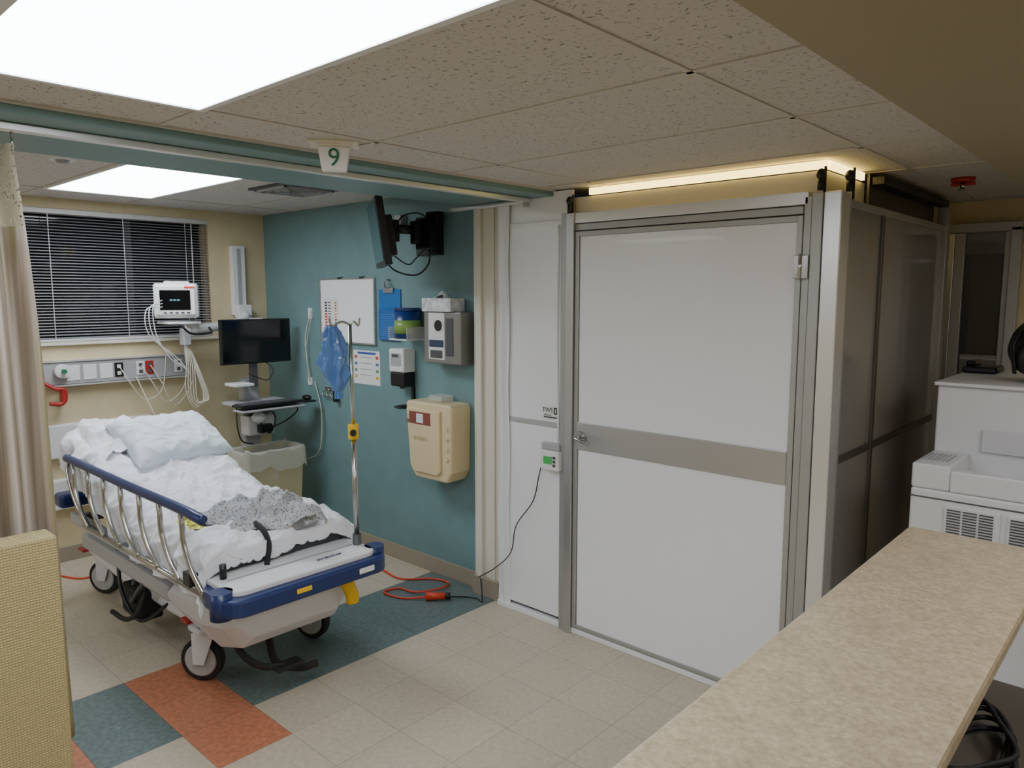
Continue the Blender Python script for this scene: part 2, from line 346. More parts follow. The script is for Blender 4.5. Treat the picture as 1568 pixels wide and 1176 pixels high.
for i in range(5):
    for j in range(5):
        if random.random()<.65: box(lb,'qr%d%d'%(i,j),(-2.402+i*.007,YP-.003,1.138+j*.007),(-2.395+i*.007,YP-.002,1.145+j*.007),black)
box(lb,'bar',(-2.47,YP-.003,1.117),(-2.365,YP-.002,1.123),black)
pg=empty('pressure_monitor',(-2.38,YP,.9))
box(pg,'case',(-2.455,YP-.05,.85),(-2.335,YP-.001,.955),wplast,.008); box(pg,'lcd',(-2.43,YP-.053,.885),(-2.375,YP-.0495,.925),M('lcd_green',(60,150,80),.3,emit=(60,160,80),es=.25))
box(pg,'top_module',(-2.46,YP-.035,.955),(-2.34,YP-.001,.99),gplast,.006)
for i in range(3): box(pg,'button%d'%i,(-2.368,YP-.054,.875+i*.02),(-2.352,YP-.049,.888+i*.02),dgrey)
tube(None,'gauge_cable',[(-2.45,YP-.04,.88),(-2.48,YP-.03,.80),(-2.52,YP-.03,.66),(-2.64,YP-.03,.50),(-2.68,YP-.03,.34),(-2.80,YP-.03,.22),(-2.95,2.94,.12)],.003,black,n=6)
tube(None,'vinyl_seam_cord',[(-2.37,YP-.012,2.1),(-2.375,YP-.012,1.6),(-2.365,YP-.012,1.1),(-2.37,YP-.012,.97)],.006,vinyl,n=6)
# ------------------------------------------------------------------ teal wall items
def wb():
    e=empty('whiteboard',(-4.3,YT,1.65)); x0,x1,z0,z1=-4.62,-3.985,1.42,1.87; y=YT
    box(e,'board',(x0+.01,y-.012,z0+.01),(x1-.01,y+.001,z1-.01),M('whiteboard_surface',(240,242,244),.15))
    for nm,lo,hi in (('t',(x0,y-.018,z1-.012),(x1,y+.001,z1)),('b',(x0,y-.018,z0),(x1,y+.001,z0+.012)),('l',(x0,y-.018,z0+.012),(x0+.012,y+.001,z1-.012)),('r',(x1-.012,y-.018,z0+.012),(x1,y+.001,z1-.012))): box(e,'frame_'+nm,lo,hi,alu,.002)
    for x in (x0+.25,x0+.5): box(e,'clip%d'%(x*100),(x-.02,y-.022,z1-.006),(x+.02,y-.001,z1+.006),black)
    cols=[(220,60,50),(240,160,60),(60,60,60),(200,60,110)]
    mm=[M('magnet%d'%i,c,.5) for i,c in enumerate(cols)]
    box(e,'chart_strip',(x0+.05,y-.0135,z0+.06),(x0+.22,y-.012,z1-.14),paper)
    for i in range(10):
        z=z1-.17-i*.02
        box(e,'mk%d'%i,(x0+.06,y-.015,z-.006),(x0+.085,y-.0135,z+.006),mm[0 if i>3 else 2]); box(e,'ln%d'%i,(x0+.10,y-.015,z-.003),(x0+.13,y-.0135,z+.003),mm[2]); box(e,'fc%d'%i,(x0+.18,y-.015,z-.005),(x0+.2,y-.0135,z+.005),mm[(i//3)%4])
wb()
e=empty('clipboard',(-3.84,YT,1.63)); box(e,'board',(-3.95,YT-.008,1.46),(-3.725,YT+.001,1.79),bluep,.004)
box(e,'form_tray',(-3.94,YT-.02,1.46),(-3.735,YT-.008,1.66),M('clear_blue',(40,100,170),.2),.003)
box(e,'clip_base',(-3.89,YT-.02,1.765),(-3.79,YT-.008,1.80),steel,.003); tube(e,'clip_loop',[(-3.87,YT-.016,1.80),(-3.855,YT-.03,1.83),(-3.825,YT-.03,1.83),(-3.81,YT-.016,1.80)],.004,steel,n=8)
cyl(e,'hook',(-3.84,YT+.001,1.85),(-3.84,YT-.03,1.85),.006,steel)
lnb=M('clip_line_blue',(90,150,205),.4)
for i in range(12): box(e,'line%d'%i,(-3.92,YT-.0212,1.475+i*.014),(-3.755,YT-.0202,1.477+i*.014),lnb)
e=empty('wipes_tub_holder',(-3.56,YT,1.58)); 
cyl(e,'tub',(-3.56,YT-.09,1.49),(-3.56,YT-.09,1.655),.08,M('blue_tub',(30,60,120),.3)); cyl(e,'label',(-3.56,YT-.09,1.52),(-3.56,YT-.09,1.60),.0815,M('green_label',(130,165,80),.4)); cyl(e,'lid',(-3.56,YT-.09,1.655),(-3.56,YT-.09,1.675),.083,M('lidb',(25,50,105),.3),bevel=.004)
box(e,'bracket',(-3.65,YT-.03,1.475),(-3.47,YT+.001,1.49),wplast,.003); box(e,'bracket_floor',(-3.64,YT-.17,1.478),(-3.48,YT-.03,1.488),wplast,.002)
for x in (-3.65,-3.476): box(e,'bracket_side%d'%(x*-100),(x,YT-.17,1.478),(x+.006,YT-.001,1.56),clear,.002)
e=empty('paper_towel_dispenser',(-3.22,YT,1.5)); met=M('brushed_grey',(140,138,136),.4,metal=.5)
box(e,'body',(-3.385,YT-.11,1.35),(-3.065,YT+.001,1.655),met,.008)
box(e,'towel_window',(-3.34,YT-.114,1.375),(-3.20,YT-.108,1.65),paper,.003); cyl(e,'roll_opening',(-3.25,YT-.108,1.575),(-3.25,YT-.117,1.575),.043,wplast); cyl(e,'roll_core',(-3.25,YT-.117,1.575),(-3.25,YT-.119,1.575),.033,rub)
box(e,'folded_towel_a',(-3.33,YT-.118,1.45),(-3.21,YT-.112,1.49),M('navy_towel_label',(50,60,90),.6)); box(e,'folded_towel_b',(-3.32,YT-.118,1.385),(-3.22,YT-.112,1.43),dgrey)
box(e,'side_slot',(-3.19,YT-.114,1.40),(-3.13,YT-.109,1.62),dgrey,.002)
e=empty('tissue_box',(-3.25,YT-.06,1.70)); box(e,'carton',(-3.385,YT-.125,1.656),(-3.135,YT-.01,1.735),M('tissue_carton',(215,215,218),.6,var=.12,vs=25),.003)
def tis(u,v): 
    a=u*2-1;b=v*2-1; h=.045*(1-abs(a))*(1-.6*abs(b))+.015*noise.noise(Vector((a*3,b*3,1)))
    return (-3.26+a*.06,YT-.065+b*.025+.01*math.sin(a*7),1.733+h)
surf(e,'tissue',tis,14,8,paper)
e=empty('hand_sanitizer_dispenser',(-3.66,YT,1.3))
box(e,'housing',(-3.74,YT-.10,1.27),(-3.595,YT+.001,1.42),wplast,.012,seg=3); box(e,'bottle_window',(-3.715,YT-.104,1.31),(-3.62,YT-.098,1.39),gplast,.004); box(e,'label',(-3.70,YT-.106,1.365),(-3.64,YT-.103,1.385),dgrey)
box(e,'pump',(-3.735,YT-.095,1.18),(-3.60,YT+.001,1.27),black,.01); cyl(e,'nozzle',(-3.66,YT-.06,1.18),(-3.66,YT-.06,1.165),.015,dgrey)
box(e,'drip_arm',(-3.62,YT-.02,1.06),(-3.60,YT+.001,1.18),black,.003); blob(e,'drip_tray',(-3.62,YT-.08,1.055),(.06,.065,.012),black)
e=empty('notice_poster',(-4.1,YT,1.27)); box(e,'sheet',(-4.25,YT-.004,1.15),(-3.955,YT+.001,1.38),paper)
for i,c in enumerate([(200,90,70),(90,120,170),(110,150,110),(210,170,80)]):
    m_=M('poster_ink%d'%i,c,.6); 
    for s in (0,1): box(e,'icon%d%d'%(i,s),(-4.235+s*.235,YT-.005,1.325-i*.045),(-4.205+s*.235,YT-.004,1.345-i*.045),m_)
    box(e,'line%d'%i,(-4.17,YT-.005,1.33-i*.04),(-4.04,YT-.004,1.336-i*.04),gplast)
box(e,'heading',(-4.20,YT-.005,1.355),(-4.0,YT-.004,1.37),M('poster_blue',(60,90,160),.6))
e=empty('sharps_container',(-3.3,YT,.9)); sx0,sx1=-3.505,-3.095
prism(e,'cabinet',[(sx0,1.10),(sx0+.02,1.12),(sx1-.02,1.12),(sx1,1.10),(sx1-.01,.72),(sx1-.05,.655),(sx0+.08,.655),(sx0+.03,.72)],'Y',YT-.16,YT+.001,beige,.012)
prism(e,'door_panel',[(sx0+.02,1.08),(sx1-.09,1.08),(sx1-.09,.72),(sx1-.12,.69),(sx0+.09,.69),(sx0+.05,.74)],'Y',YT-.175,YT-.155,beige,.008)
box(e,'window',(sx0+.05,YT-.178,.985),(sx0+.24,YT-.174,1.06),M('sharps_window',(140,80,70),.15),.003); box(e,'window_mark',(sx0+.12,YT-.180,.995),(sx0+.18,YT-.177,1.05),paper)
text(e,'biohazard','SHARPS',(sx0+.15,YT-.177,.90),.035,M('emboss',(205,190,150),.5),(pi/2,0,0)); 
for i in range(4): cyl(e,'lock%d'%i,(sx1-.045,YT-.155,.80+i*.06),(sx1-.045,YT-.168,.80+i*.06),.014,beige)
box(e,'funnel',(sx0+.16,YT-.12,1.12),(sx0+.28,YT-.02,1.16),clear,.01); cyl(e,'key_lock',(sx0+.035,YT-.175,1.0),(sx0+.035,YT-.182,1.0),.012,steel)
e=empty('nurse_call_station',(-4.8,YT,1.6)); box(e,'plate',(-4.79,YT-.01,1.58),(-4.74,YT+.001,1.66),wplast,.003); box(e,'plate_b',(-4.82,YT-.01,1.09),(-4.77,YT+.001,1.15),wplast,.003)
tube(e,'cord_a',[(-4.765,YT-.012,1.60),(-4.80,YT-.03,1.45),(-4.79,YT-.03,1.3),(-4.78,YT-.02,1.12)],.004,cabm,n=6); tube(e,'cord_b',[(-4.75,YT-.012,1.64),(-4.73,YT-.03,1.55),(-4.80,YT-.03,1.35),(-4.77,YT-.02,1.15)],.003,cabm,n=6)
tube(e,'cord_c',[(-4.72,YT-.012,1.12),(-4.62,YT-.03,.9),(-4.66,YT-.03,.62),(-4.85,YT-.03,.52)],.004,cabm,n=6)
e=empty('key_hook_rack',(-4.5,YT,1.08)); box(e,'plate',(-4.60,YT-.012,1.07),(-4.44,YT+.001,1.095),steel,.003)
for i in range(3): tube(e,'ring%d'%i,[(-4.58+i*.05,YT-.02,1.08),(-4.60+i*.05,YT-.03,1.05),(-4.57+i*.05,YT-.03,1.03),(-4.55+i*.05,YT-.02,1.07)],.005,steel,n=6)
box(e,'grip',(-4.45,YT-.045,1.0),(-4.42,YT-.012,1.09),black,.006)
# ------------------------------------------------------------------ TV
tv=empty('wall_mounted_television',(-3.40,2.62,2.1))
c=Vector((-3.40,2.62,2.09)); tdir=Vector((-.84,.543,0)).normalized(); nrm=Vector((tdir.y*-1,tdir.x,0))
def tvbox(name,cu,w_,h_,t_,mat,bev=.004,off=0):
    Rz=Matrix.Rotation(math.radians(-8),3,tdir)
    v=[]
    for sz in (-1,1):
        for sx,sy in ((-1,-1),(1,-1),(1,1),(-1,1)):
            v.append(c+Rz@(tdir*(cu[0]+sx*w_/2)+nrm*(off+sy*t_/2)+Vector((0,0,cu[1]+sz*h_/2))))
    return mk(tv,name,v,[(0,3,2,1),(4,5,6,7),(0,1,5,4),(1,2,6,5),(2,3,7,6),(3,0,4,7)],mat,bevel=bev)
tvbox('shell',(0,0),.58,.36,.04,black); tvbox('screen',(0,0.01),.55,.33,.004,M('tv_screen',(50,84,96),.12),.0,off=.0215); tvbox('rear_hump',(0,-.02),.30,.22,.05,black,.008,off=-.045)
A=[(-3.34,2.68,2.12),(-3.30,2.80,2.12),(-3.42,2.90,2.10),(-3.38,YT-.02,2.12)]
for i in range(3): box(tv,'arm_knuckle_%d'%i,(A[i][0]-.022,A[i][1]-.022,2.05),(A[i][0]+.022,A[i][1]+.022,2.17),black,.005)
tube(tv,'arm_a',A[:2],.026,black,curve=False); tube(tv,'arm_b',A[1:3],.026,black,curve=False); tube(tv,'arm_c',A[2:],.026,black,curve=False)
box(tv,'wall_plate',(-3.54,YT-.03,1.99),(-3.32,YT+.001,2.22),black,.004)
box(tv,'cable_box',(-3.44,YT-.12,2.02),(-3.31,YT-.031,2.20),black,.006); box(tv,'power_brick',(-3.37,YT-.10,2.16),(-3.27,YT-.04,2.235),black,.006)
box(tv,'junction',(-3.72,YT-.05,2.16),(-3.66,YT+.001,2.245),gplast,.003)
tube(tv,'wire_a',[(-3.42,2.66,1.98),(-3.50,2.8,1.90),(-3.42,2.9,1.87),(-3.36,2.95,1.94),(-3.36,2.95,2.04)],.005,black,n=6)
tube(tv,'wire_b',[(-3.40,2.68,2.0),(-3.40,2.82,1.93),(-3.44,2.92,1.97),(-3.38,2.97,2.05)],.004,black,n=6)
tube(tv,'wire_c',[(-3.36,2.95,2.2),(-3.40,2.9,2.23),(-3.42,2.8,2.2),(-3.40,2.72,2.1)],.004,black,n=6)
# ------------------------------------------------------------------ curtain track + sign
e=empty('curtain_track',(-2.56,1,2.23)); box(e,'rail',(-2.575,YB,2.220),(-2.545,2.93,2.244),alub,.004)
tube(e,'bend',[(-2.56,2.88,2.230),(-2.57,2.90,2.230),(-2.62,2.925,2.230),(-2.9,2.93,2.230),(-3.15,2.93,2.230)],.012,alub)
cyl(e,'end_stop',(-2.56,2.91,2.20),(-2.56,2.91,2.222),.016,gplast)
e=empty('bay_number_sign',(-2.30,1.55,ZC)); q=Vector((-2.24,1.54,ZC)); 
dirn=Vector((.80,-.60,0)).normalized(); rt=Vector((.60,.80,0)).normalized()
def sb(name,w0,w1,d0,d1,z0,z1,mat,bev=.003):
    v=[]
    for z,w_,d_ in ((z0,w0,d0),(z1,w1,d1)):
        for sx,sy in ((-1,-1),(1,-1),(1,1),(-1,1)): v.append(q+rt*sx*w_+dirn*sy*d_+Vector((0,0,z)))
    return mk(e,name,v,[(0,3,2,1),(4,5,6,7),(0,1,5,4),(1,2,6,5),(2,3,7,6),(3,0,4,7)],mat,bevel=bev)
sb('base',.085,.085,.06,.06,-.010,.001,trimm); sb('neck',.045,.06,.035,.045,-.022,-.010,trimm); sb('wedge',.042,.054,.02,.04,-.098,-.02,wplast)
text(e,'numeral','9',q+dirn*.0325+Vector((0,0,-.058)),.085,green,(math.radians(104.4),0,math.atan2(rt.y,rt.x)),.001)
# ------------------------------------------------------------------ headwall rail, monitor, channel
e=empty('medical_gas_headwall',(XW,1.95,1.25)); xr=XW
box(e,'rail',(xr-.001,1.44,1.18),(xr+.05,2.37,1.325),gplast,.006); box(e,'top_lip',(xr,1.44,1.325),(xr+.06,2.37,1.335),alub); box(e,'bottom_lip',(xr,1.44,1.168),(xr+.06,2.37,1.178),alub)
for i,y in enumerate((1.62,1.72,1.82)): box(e,'module_%d'%i,(xr+.05,y-.04,1.20),(xr+.055,y+.04,1.30),wplast,.003)
def outlet(y,m=wplast):
    box(e,'outlet_%d'%(y*100),(xr+.05,y-.028,1.205),(xr+.056,y+.028,1.30),m,.003)
    for z in (1.23,1.275): box(e,'socket_%d_%d'%(y*100,z*100),(xr+.055,y-.012,z-.012),(xr+.058,y+.012,z+.012),dgrey if m is not black else wplast)
outlet(1.90,black); outlet(2.04); outlet(2.10,red); outlet(2.30)
cyl(e,'gas_outlet',(xr+.05,1.55,1.27),(xr+.10,1.55,1.27),.045,wplast); cyl(e,'gauge_face',(xr+.10,1.55,1.27),(xr+.103,1.55,1.27),.036,paper); cyl(e,'gas_knob',(xr+.10,1.55,1.27),(xr+.13,1.55,1.27),.014,green)
tube(e,'red_hook',[(xr+.08,1.44,1.20),(xr+.10,1.50,1.16),(xr+.10,1.545,1.15),(xr+.10,1.55,1.09),(xr+.10,1.52,1.06),(xr+.10,1.46,1.07)],.013,red)
box(e,'red_valve_b',(xr+.05,1.53,1.07),(xr+.11,1.56,1.15),red,.005)
for i,(y,y2) in enumerate(((1.90,2.15),(2.04,2.3),(2.10,2.35))):
    tube(e,'power_cord_%d'%i,[(xr+.07,y,1.27),(xr+.12,y+.05,1.15),(xr+.13,(y+y2)/2,1.04-.03*i),(xr+.12,y2,1.10),(xr+.10,y2+.05,1.35-.05*i)],.004,cabm,n=6)
tube(e,'suction_tube',[(xr+.07,2.0,1.2),(xr+.15,2.05,1.0),(xr+.2,2.1,.85),(xr+.2,2.2,.8)],.005,cabm,n=6)
e=empty('patient_monitor',(-5.1,2.3,1.7))
box(e,'wall_channel',(XW-.001,2.745,1.60),(XW+.05,2.845,2.12),wplast,.004); box(e,'channel_slot',(XW+.05,2.78,1.63),(XW+.053,2.81,2.10),gplast)
box(e,'slide_bracket',(XW+.05,2.74,1.58),(XW+.12,2.85,1.68),wplast,.008)
tube(e,'support_arm',[(XW+.12,2.80,1.60),(-5.2,2.72,1.56),(-5.08,2.50,1.535),(-5.03,2.30,1.525)],.032,wplast,n=14)
cyl(e,'arm_joint',(-5.03,2.28,1.49),(-5.03,2.28,1.56),.04,wplast); box(e,'basket_shelf',(-5.12,2.08,1.56),(-4.94,2.30,1.578),wplast,.005)
tube(e,'handle',[(-4.9,2.14,1.56),(-4.88,2.2,1.50),(-4.9,2.34,1.50),(-5.0,2.38,1.53)],.008,black)
pv=(-5.0,2.165,1.7); R=('Z',-28,pv)
box(e,'body',(-5.08,2.03,1.60),(-4.95,2.30,1.83),wplast,.018,rot=R,seg=3); box(e,'handle_bar',(-5.05,2.09,1.825),(-4.99,2.25,1.845),wplast,.01,rot=R)
box(e,'bezel',(-4.955,2.045,1.62),(-4.935,2.285,1.815),wplast,.008,rot=R); box(e,'display',(-4.940,2.07,1.655),(-4.932,2.255,1.785),screen,.0,rot=R)
box(e,'alarm_lamp',(-4.94,2.22,1.797),(-4.932,2.28,1.810),orange,.002,rot=R)
cy_=M('cyan_text',(80,140,160),.4,emit=(80,150,180),es=.3)
for i in range(3): box(e,'readout_%d'%i,(-4.933,2.13+i*.022,1.715),(-4.9305,2.147+i*.022,1.725),cy_,0,rot=R)
for i in range(5): box(e,'key_%d'%i,(-4.94,2.09+i*.035,1.632),(-4.93,2.11+i*.035,1.642),dgrey,0,rot=R)
box(e,'module',(-5.0,2.17,1.42),(-4.93,2.22,1.53),gplast,.006); cyl(e,'post',(-4.97,2.2,1.30),(-4.97,2.2,1.56),.012,wplast)
for i in range(3):
    a=.022*i
    tube(e,'lead_%d'%i,[(-4.97,2.06,1.72-a),(-4.92,1.98-a,1.68-a*.5),(-4.92,1.99-a,1.50),(-4.94,2.08+a,1.34),(-4.95,2.18+a*.7,1.27-a)],.0032,wplast,n=6)
for i in range(5):
    a=.03*i
    tube(e,'lead_loop_%d'%i,[(-4.96,2.20,1.42),(-4.95,2.19+a*.4,1.30),(-4.94,2.17+a*.6,1.12-a*.5),(-4.93,2.22+a*.5,1.0+a*.3),(-4.94,2.29+a*.3,1.06),(-4.95,2.25+a*.2,1.25),(-4.96,2.22,1.40)],.0032,cabm,n=6)
# ------------------------------------------------------------------ computer cart
e=empty('computer_workstation_cart',(-4.95,2.66,0)); cx,cy=-4.97,2.66
box(e,'monitor_shell',(-4.935,2.41,1.27),(-4.895,2.94,1.585),black,.006); box(e,'monitor_screen',(-4.896,2.42,1.285),(-4.892,2.93,1.575),screen)
box(e,'label',(-4.895,2.62,1.585),(-4.89,2.72,1.592),paper)
box(e,'monitor_neck',(-4.97,2.64,1.10),(-4.93,2.69,1.40),dgrey,.004); box(e,'column',(-5.06,2.60,.20),(-4.98,2.72,1.16),gplast,.01); 
prism(e,'work_surface',rrect(-5.02,2.44,-4.70,2.86,.04),'Z',.985,1.005,gplast,.005)
box(e,'keyboard_tray',(-4.76,2.40,.965),(-4.62,2.88,.98),gplast,.006)
box(e,'keyboard',(-4.77,2.40,.995),(-4.63,2.86,1.013),black,.004)
for r_ in range(4):
    for k in range(14): box(e,'key_%d_%d'%(r_,k),(-4.758+r_*.03,2.415+k*.03,1.012),(-4.733+r_*.03,2.440+k*.03,1.019),dgrey)
blob(e,'mouse',(-4.68,2.925,1.02),(.045,.028,.018),black); box(e,'mouse_pad_arm',(-4.76,2.87,.99),(-4.62,2.97,1.0),black,.004)
box(e,'riser_shelf',(-4.98,2.46,1.12),(-4.82,2.60,1.14),wplast,.004)
box(e,'equipment_box',(-4.97,2.56,.76),(-4.85,2.76,.90),wplast,.01); box(e,'battery',(-4.95,2.56,.91),(-4.86,2.74,.965),dgrey,.01); blob(e,'barcode_scanner',(-4.78,2.60,.90),(.035,.05,.04),wplast); box(e,'power_brick',(-4.85,2.62,.78),(-4.80,2.72,.84),black,.008)
tube(e,'cable_a',[(-4.90,2.5,.98),(-4.84,2.47,.85),(-4.84,2.5,.74),(-4.87,2.6,.70)],.005,black,n=6); tube(e,'cable_b',[(-4.78,2.60,.88),(-4.78,2.68,.78),(-4.80,2.74,.88),(-4.82,2.7,.95)],.005,black,n=6)
tube(e,'cable_c',[(-4.74,2.86,.98),(-4.74,2.88,.92),(-4.80,2.80,.84),(-4.85,2.70,.80)],.005,black,n=6); tube(e,'cable_d',[(-4.9,2.60,1.2),(-4.86,2.72,1.15),(-4.88,2.78,1.22),(-4.92,2.74,1.28)],.004,black,n=6)
box(e,'base',(-5.28,2.46,.08),(-4.93,2.88,.14),gplast,.02)
for i,(x,y) in enumerate(((-5.24,2.50),(-5.24,2.84),(-4.97,2.50),(-4.97,2.84))): cyl(e,'caster_%d'%i,(x,y-.012,.04),(x,y+.012,.04),.04,rub); cyl(e,'stem_%d'%i,(x,y,.05),(x,y,.1),.012,steel)
e=empty('trash_bin',(-4.74,2.60,0)); 
def taper(parent,name,c0,w0,c1,w1,z0,z1,mat,bev):
    v=[(c0[0]+sx*w0[0],c0[1]+sy*w0[1],z0) for sx,sy in ((-1,-1),(1,-1),(1,1),(-1,1))]+[(c1[0]+sx*w1[0],c1[1]+sy*w1[1],z1) for sx,sy in ((-1,-1),(1,-1),(1,1),(-1,1))]
    return mk(parent,name,v,[(0,3,2,1),(0,1,5,4),(1,2,6,5),(2,3,7,6),(3,0,4,7)],mat,bevel=bev)
binm=M('beige_bin',(192,184,148),.5); bc=(-4.74,2.63)
taper(e,'body',bc,(.11,.18),bc,(.135,.215),.0,.68,binm,.01)
def rim(u,v):
    k=rrect(-.14,-.22,.14,.22,.03,8); n=len(k); t=u*n; i=int(t)%n; j=(i+1)%n; fr_=t-int(t)
    x=k[i][0]*(1-fr_)+k[j][0]*fr_; y=k[i][1]*(1-fr_)+k[j][1]*fr_
    prof=[(0.90,-.20),(0.95,-.02),(1.0,.012),(1.04,.0),(1.05,-.05),(1.06,-.13)]
    t2=v*5; a_=min(int(t2),4); f2=t2-a_; s=prof[a_][0]*(1-f2)+prof[a_+1][0]*f2; dz=prof[a_][1]*(1-f2)+prof[a_+1][1]*f2
    w_=.05*noise.noise(Vector((x*40,y*40,v*2)))
    return (bc[0]+x*(s+w_),bc[1]+y*(s+w_),.685+dz+(.06*noise.noise(Vector((x*18,y*18,v))) if v>.5 else 0))
surf(e,'liner',rim,220,16,M('bin_liner',(224,224,212),.2,alpha=.5))
# ------------------------------------------------------------------ bed
bed=empty('hospital_bed',(-3.7,1.66,0)); yc=1.66
def ztop(x):
    d=-3.66-x; 
    return .69+ (0.172*(math.sqrt(d*d+.02)+d))
hw=.345
def sheetf(u,v):
    L0,L1=-2.80,-4.53
    x=L0+(L1-L0)*u; s=(v*2-1)*(hw+.17)
    dropx=0; xe=-2.90
    if x>xe: 
        d=x-xe; x_=xe+min(d,.02); dropx=max(0,d-.01)*1.0
    else: x_=x
    r=.04; e_=hw-r; sg=1 if s>0 else -1; t=abs(s); z=ztop(x_)
    if t<e_: y=t; dz=0; nside=0
    else:
        d=t-e_; q_=r*pi/2
        if d<q_: a=d/r; y=e_+r*math.sin(a); dz=-r*(1-math.cos(a)); nside=a/(pi/2)
        else: y=hw+.01*(d-q_)*5; dz=-r-(d-q_); nside=1
    w1=noise.fractal(Vector((x*3.2,s*5,0)),1,2,4)
    head=max(0,min(1,(-3.9-x)/.6))
    amp=.010+.010*head
    disp=w1*amp+ridge(x*7+s*2,s*5-x*2,4,9)*.020+ridge(x*4-s*6,s*3+x*3,9,12)*.022+ridge(x*12,s*3.5+1,2,8)*.013+ridge(x*6+s*9,s*4-x*5,6,14)*.014
    wv_=(.016*math.sin(x*26+3*noise.noise(Vector((x*3,s,2))))+.010*ridge(x*14+s*3,s*2,7,5))*nside
    zz=z+dz+disp*(1-nside*.7)-dropx*.9
    if nside>=1: zz+= .04*noise.noise(Vector((x*4,sg,8)))*((t-e_)/.17)
    return (x_+.008*w1,yc+sg*(y+wv_+disp*nside*.6),zz)
surf(bed,'bottom_sheet',sheetf,300,160,sheet,solid=.004)
def prof(th0,th1,x0=-2.91,x1=-4.51,n=24):
    xs=[x0+(x1-x0)*i/n for i in range(n+1)]
    return [(x,ztop(x)-th0) for x in xs]+[(x,ztop(x)-th1) for x in xs[::-1]]
prism(bed,'mattress',prof(.015,.13),'Y',yc-hw+.02,yc+hw-.02,M('mattress_grey',(70,72,80),.5))
prism(bed,'backrest_deck',prof(.132,.16),'Y',yc-hw,yc+hw,gplast)
def fold(u,v):
    x=-3.20+.27*u; y=1.70+.30*v; ed=min(u,1-u,v,1-v); h=.045*min(1,ed*7)**.5
    n_=noise.fractal(Vector((x*8,y*8,3)),1,2,4)*.02
    return (x+.02*noise.noise(Vector((y*6,1,0))),y+.02*noise.noise(Vector((x*6,5,0))),.695+h+(n_+ridge(x*12,y*9,1,6)*.022)*min(1,ed*8))
surf(bed,'folded_sheet',fold,64,64,sheet)
bang=math.degrees(math.atan(.344))
def pil(name,c_,rx,ry,rz,rot,mat,amp=.05):
    R_=Matrix.Identity(3)
    for ax,an in rot: R_=Matrix.Rotation(math.radians(an),3,ax)@R_
    c_=Vector(c_); nu,nv=80,80; v=[];
    for side in (1,-1):
        for i in range(nu+1):
            for j in range(nv+1):
                a=i/nu*2-1; b=j/nv*2-1
                h=((1-a**4)*(1-b**4))**.5
                pin=1-.06*(1-abs(a)**2)*abs(b)**6; pin2=1-.08*(1-abs(b)**2)*abs(a)**6
                p=Vector((rx*a*pin2, ry*b*pin, side*rz*h))
                nn=noise.fractal(Vector((a*1.5,b*2,side*2)),1,2,2)
                p.z+=side*(nn*amp*rz*3+ridge(a*1.6+b*.8,b*2.2,side,6)*rz*.16+ridge(a*3-b,b*3,side+3,10)*rz*.14)*min(1,h*1.2)
                v.append(c_+R_@p)
    N=(nu+1)*(nv+1); f=[]
    for s_ in (0,1):
        for i in range(nu):
            for j in range(nv):
                q_=(s_*N+i*(nv+1)+j,s_*N+(i+1)*(nv+1)+j,s_*N+(i+1)*(nv+1)+j+1,s_*N+i*(nv+1)+j+1); f.append(q_ if s_==0 else q_[::-1])
    return mk(bed,name,v,f,mat,smooth=True)
pil('pillow',(-4.22,1.755,.945),.21,.275,.068,(('Y',bang+7),('Z',5)),pillm)
def bunch(u,v):
    x=-4.53+.36*u; y=1.325+.36*v; n_=noise.fractal(Vector((x*6,y*6,9)),1,2,4)
    z=ztop(x)+.005+.03*ridge(x*6+y*5,y*7,1,4)+.022*ridge(x*9-y*8,y*4,6,6)+.02*n_+ (-.15*(1-v/.2)**1.5 if v<.2 else 0)+.03*math.sin(min(1,v)*pi)
    return (x+.025*n_,y+.015*n_,z)
surf(bed,'bunched_sheet',bunch,90,90,sheet,solid=.004)
gm=M('gown_print',(205,206,206),.85); nt=gm.node_tree; bs_=nt.nodes['Principled BSDF']; tc=nt.nodes.new('ShaderNodeTexCoord'); vo=nt.nodes.new('ShaderNodeTexVoronoi'); vo.inputs['Scale'].default_value=85
nt.links.new(tc.outputs['Object'],vo.inputs['Vector']); rp=nt.nodes.new('ShaderNodeValToRGB'); rp.color_ramp.elements[0].position=.22; rp.color_ramp.elements[1].position=.42; rp.color_ramp.elements[0].color=col((105,110,118)); rp.color_ramp.elements[1].color=col((180,181,182)); nt.links.new(vo.outputs['Distance'],rp.inputs['Fac']); nt.links.new(rp.outputs[0],bs_.inputs['Base Color'])
g=empty('hospital_gown',(-3.15,1.72,.75))
def gown(u,v):
    a=2*pi*u; r=v; R0=.25*(1+.28*math.sin(2*a+.6)+.16*math.sin(5*a)+.12*noise.noise(Vector((math.cos(a)*3,math.sin(a)*3,0))))
    x=-3.15+R0*r*math.cos(a)*.92; y=1.68+R0*r*math.sin(a)*.85
    n_=noise.fractal(Vector((x*6,y*6,5)),1,2,2)
    z=.722+(1-r**6)*(.010+.036*ridge(x*7+y*3,y*7,1,4)+.036*ridge(x*4-y*7,y*3,7,6)+.018*ridge(x*14,y*10,2,5)+.02*n_)
    k=max(0,min(1,(y-1.66)/.09))*max(0,min(1,(x+3.27)/.09)); k=k*k*(3-2*k); z+=.052*k
    return (x,y,z)
surf(g,'cloth',gown,200,80,gm)
def sleeve(u,v):
    x=-3.02+.17*u; y=1.72+.11*v+.04*u; 
    return (x,y,.778+.015*math.sin(v*pi)+.012*ridge(x*12,y*12,3,3)-.06*max(0,u-.7)/.3)
surf(g,'sleeve',sleeve,30,20,gm,solid=.004)
def sock(u,v):
    a=2*pi*u; x=-3.32+.07*v*math.cos(a)*1.5; y=1.45+.055*v*math.sin(a); return (x,y,.708+.03*(1-v*v)+.012*noise.noise(Vector((x*30,y*30,0))))
